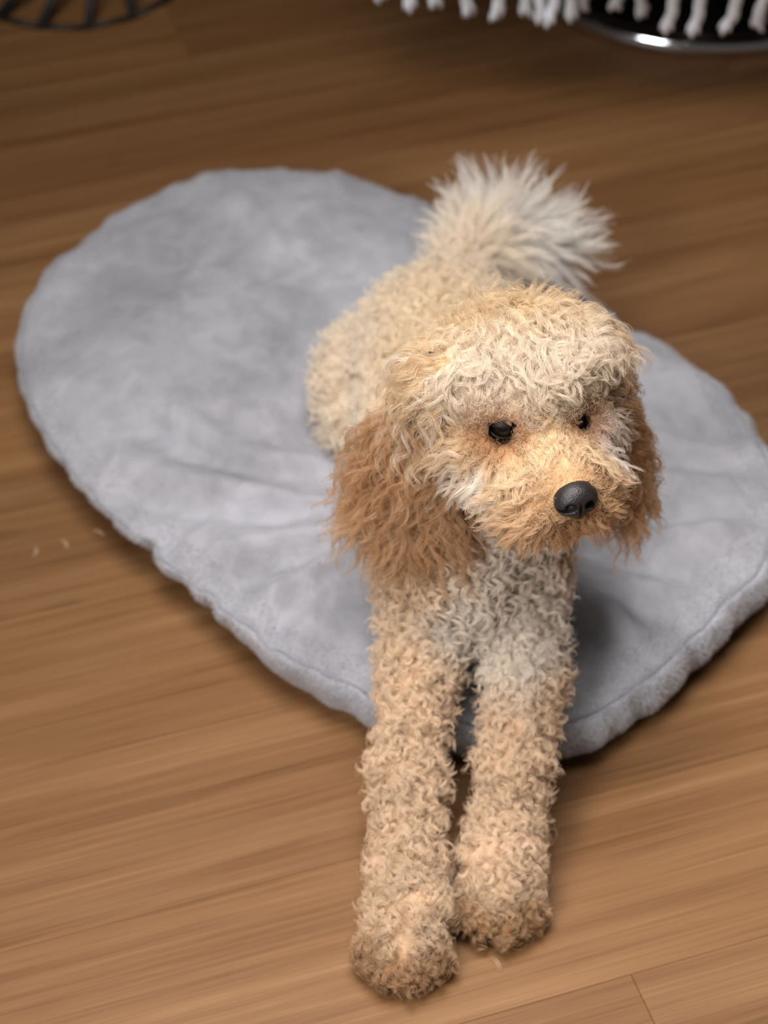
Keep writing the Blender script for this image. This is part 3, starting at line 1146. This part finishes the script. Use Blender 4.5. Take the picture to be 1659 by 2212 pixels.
def fuzz(name, V, Fq, dens, L, parent):
    V = np.asarray(V); T = np.array([[q[0], q[1], q[2]] for q in Fq] + [[q[0], q[2], q[3]] for q in Fq if len(q) == 4])
    cr_ = np.cross(V[T[:, 1]] - V[T[:, 0]], V[T[:, 2]] - V[T[:, 0]])
    A = 0.5 * np.linalg.norm(cr_, axis=1)
    n_ = int(A.sum() * dens)
    pick = rng.choice(len(T), n_, p=A / A.sum())
    u, v = rng.random(n_), rng.random(n_)
    fl_ = u + v > 1; u[fl_], v[fl_] = 1 - u[fl_], 1 - v[fl_]
    P_ = V[T[pick, 0]] * (1 - u - v)[:, None] + V[T[pick, 1]] * u[:, None] + V[T[pick, 2]] * v[:, None]
    N_ = nrm(cr_[pick])
    lean = vnoise(P_, 60.0)[:, :3] * 1.4 + np.array([0, 0, -0.25])
    d_ = nrm(N_ * 0.8 + lean + rnd(n_, 0.35))
    Ls = L * (0.6 + 0.6 * rng.random(n_))[:, None]
    pos = np.stack([P_, P_ + d_ * Ls * 0.5, P_ + nrm(d_ + lean * 0.4) * Ls], 1)
    pos[..., 2] = np.maximum(pos[..., 2], 0.001)
    col = np.array([0.40, 0.395, 0.425]) * (1 + 0.12 * rng.normal(size=(n_, 1)))
    fur_object(name, [(pos.astype(np.float32), np.clip(col, 0.05, 0.8), 0.00022)], parent)


vis = [q for q in SF if len(q) == 4 and q[0] >= NS and q[0] < 9 * NS]
fuzz('pile', np.concatenate(SV), vis, 800000, 0.0036, cushion)
k0 = int(NR * 0.90)
fuzz('pile', VV, [q for q in F_ if min(q) >= k0 * NS], 500000, 0.0026, cushion)
mb = MB()
sm = rim.copy(); sm[:, :2] += dirs * 0.0008; sm[:, 2] -= 0.0012
mb.tube(sm, 0.0009, 6, closed=True)
mb.build('seam', M_SEAM, cushion)

# ------------------------------------------------------------------ chair on a chrome ring base, throw with tassels
BC = np.array([0.362, 0.930])
chair = empty('lounge_chair', (BC[0], BC[1], 0))
tag(chair, 'lounge chair standing on a round chrome rimmed black base', 'chair')
a = np.arange(128) * 2 * math.pi / 128
mb = MB()
mb.tube(np.stack([BC[0] + 0.238 * np.cos(a), BC[1] + 0.238 * np.sin(a), np.full(128, 0.012)], 1), 0.0115, 16, closed=True)
mb.build('base_ring', M_CHROME, chair)
mb = MB()
mb.lathe([(0.0, 0.004), (0.238, 0.004), (0.236, 0.012), (0.22, 0.017), (0.12, 0.026), (0.05, 0.036), (0.0, 0.037)], 96, (BC[0], BC[1], 0))
mb.build('base_disc', M_DISC, chair)
mb = MB()
mb.lathe([(0.0, 0.034), (0.038, 0.034), (0.036, 0.06), (0.03, 0.09), (0.03, 0.27), (0.07, 0.29), (0.07, 0.30), (0.0, 0.30)], 48, (BC[0], BC[1], 0))
mb.build('stem', M_CHROME, chair)
rbox('seat', (BC[0] - 0.36, BC[1] - 0.36, 0.30), (BC[0] + 0.36, BC[1] + 0.34, 0.42), M_LEATHER, chair, 0.04)
rbox('backrest', (BC[0] - 0.36, BC[1] + 0.24, 0.40), (BC[0] + 0.36, BC[1] + 0.36, 0.80), M_LEATHER, chair, 0.04)
for s in (-1, 1):
    rbox('armrest', (BC[0] + s * 0.37 - 0.05, BC[1] - 0.30, 0.30), (BC[0] + s * 0.37 + 0.05, BC[1] + 0.34, 0.58), M_LEATHER, chair, 0.035)

tas = [(828, 2), (888, 24), (936, 20), (1010, 36), (1066, 44), (1132, 38), (1166, 56), (1184, 56), (1236, 44), (1262, 24), (1334, 20), (1386, 36), (1440, 70), (1497, 76), (1564, 70), (1632, 64), (1694, 60), (1752, 64)]
throw = empty('throw_blanket', (BC[0], 0.545, 0.25))
tag(throw, 'white woven throw with a tasselled fringe hanging off the chair', 'blanket')
tips = [at(x, y, 0.115) for x, y in tas]


def hem_y(x): return 0.588 - 0.07 * smooth(0.0, 0.30, np.array([x]))[0]


HZ = 0.232
V, Fc = [], []
nx, prof_y = 40, []
xs = np.linspace(-0.03, 0.56, nx)
for i, x in enumerate(xs):
    y0 = hem_y(x)
    wv = 0.006 * math.sin(x * 46)
    for (dy, z) in ((0.0 + wv, HZ), (0.003 + wv * 0.7, 0.28), (0.0 + wv * 0.4, 0.34), (0.004, 0.40), (0.018, 0.432), (0.05, 0.436), (0.15, 0.434), (0.28, 0.434)):
        V.append((x, y0 - 0.012 + dy, z))
for i in range(nx - 1):
    for j in range(7):
        Fc.append([i * 8 + j, (i + 1) * 8 + j, (i + 1) * 8 + j + 1, i * 8 + j + 1])
cl = mesh_obj('cloth', V, Fc, M_YARN, throw)
md = cl.modifiers.new('thickness', 'SOLIDIFY'); md.thickness = 0.006; md.offset = 0
for k, tip in enumerate(tips):
    mb = MB()
    top = np.array([tip[0] + random.uniform(-0.006, 0.006), tip[1] - 0.002 + 0.0 * k, HZ + 0.006])
    top[1] = hem_y(top[0]) - 0.012 + 0.006 * math.sin(top[0] * 46)
    t = np.linspace(0, 1, 22)
    bend = random.uniform(-0.008, 0.008); ph = random.uniform(0, 6.28)
    axis = top[None] * (1 - t)[:, None] + tip[None] * t[:, None]
    axis[:, 0] += bend * np.sin(t * math.pi) + 0.0025 * np.sin(t * 8 + ph) * t
    for q in range(5):
        an_ = q * 2 * math.pi / 5 + 9 * t + ph
        rr = 0.0032 + 0.0016 * np.clip((t - 0.8) / 0.2, 0, 1) * (1 + 0.6 * (q % 2))
        pts = axis + np.stack([rr * np.cos(an_), rr * np.sin(an_), 0 * t + (0.004 * (q % 3)) * t], 1)
        mb.tube(pts, np.where(t > 0.97, 0.0018, 0.0029), 7)
    mb.build('tassel', M_YARN, throw)

# ------------------------------------------------------------------ wire side table
WC = np.array([-0.349, 0.873])
table = empty('wire_side_table', (WC[0], WC[1], 0))
tag(table, 'black metal wire frame stand with slanting rods on a polygon ring', 'side table')
NP, RB, RW = 16, 0.1335, 0.050


def ringp(r, z, ph=0.0, n=NP): return [np.array([WC[0] + r * math.cos(i * 2 * math.pi / n + ph), WC[1] + r * math.sin(i * 2 * math.pi / n + ph), z]) for i in range(n)]


PH0 = math.atan2(0.752 - WC[1], -0.324 - WC[0])
lowp = ringp(RB, 0.0042, PH0); wst = ringp(RW, 0.075, PH0 + 0.75); upp = ringp(0.16, 0.42, PH0)
for nm, ps in (('bottom_ring', lowp), ('waist_ring', wst), ('top_ring', upp)):
    mb = MB()
    for i in range(NP): mb.tube([ps[i], ps[(i + 1) % NP]], 0.0030, 8)
    mb.build(nm, M_BLACK, table)
for i in range(NP):
    mb = MB(); mb.tube([lowp[i], wst[i]], 0.0052, 8); mb.build('rod', M_BLACK, table)
    mb = MB(); mb.tube([wst[i], upp[i]], 0.0042, 8); mb.build('rod', M_BLACK, table)
mb = MB()
mb.lathe([(0.0, 0.424), (0.168, 0.424), (0.172, 0.430), (0.168, 0.437), (0.0, 0.437)], 64, (WC[0], WC[1], 0))
mb.build('table_top', M_BLACK, table)

# ------------------------------------------------------------------ stray curls of shed hair on the planks
M_SHED = simple('shed_hair', (0.33, 0.20, 0.11), 0.8, var=0.1)
for (x, y), rot, lab, grp in (((76, 1192), 0.0, 'small pale curl of shed hair on the planks beside the cushion', 'shed hair beside the cushion'),
                              ((140, 1176), 0.5, 'small pale curl of shed hair on the planks beside the cushion', 'shed hair beside the cushion'),
                              ((215, 1152), 0.9, 'small pale curl of shed hair on the planks beside the cushion', 'shed hair beside the cushion'),
                              ((1072, 2082), 0.5, 'small pale curl of shed hair on the planks ahead of the paws', None)):
    c = at(x, y, 0.0)
    c[2] = 0.0
    root = empty('shed_hair', c)
    tag(root, lab, 'hair', grp)
    for q in range(3):
        t = np.linspace(-1, 1, 12)
        r0 = 0.009 + 0.0012 * q
        a_ = rot + t * 0.75
        pts = np.stack([c[0] + r0 * np.cos(a_) - 0.009 * math.cos(rot), c[1] + r0 * np.sin(a_) - 0.009 * math.sin(rot), np.full(12, 0.0006)], 1)
        mb = MB(); mb.tube(pts, 0.0005 * (1.05 - np.abs(t)) + 0.0001, 6); mb.build('strand', M_SHED, root)
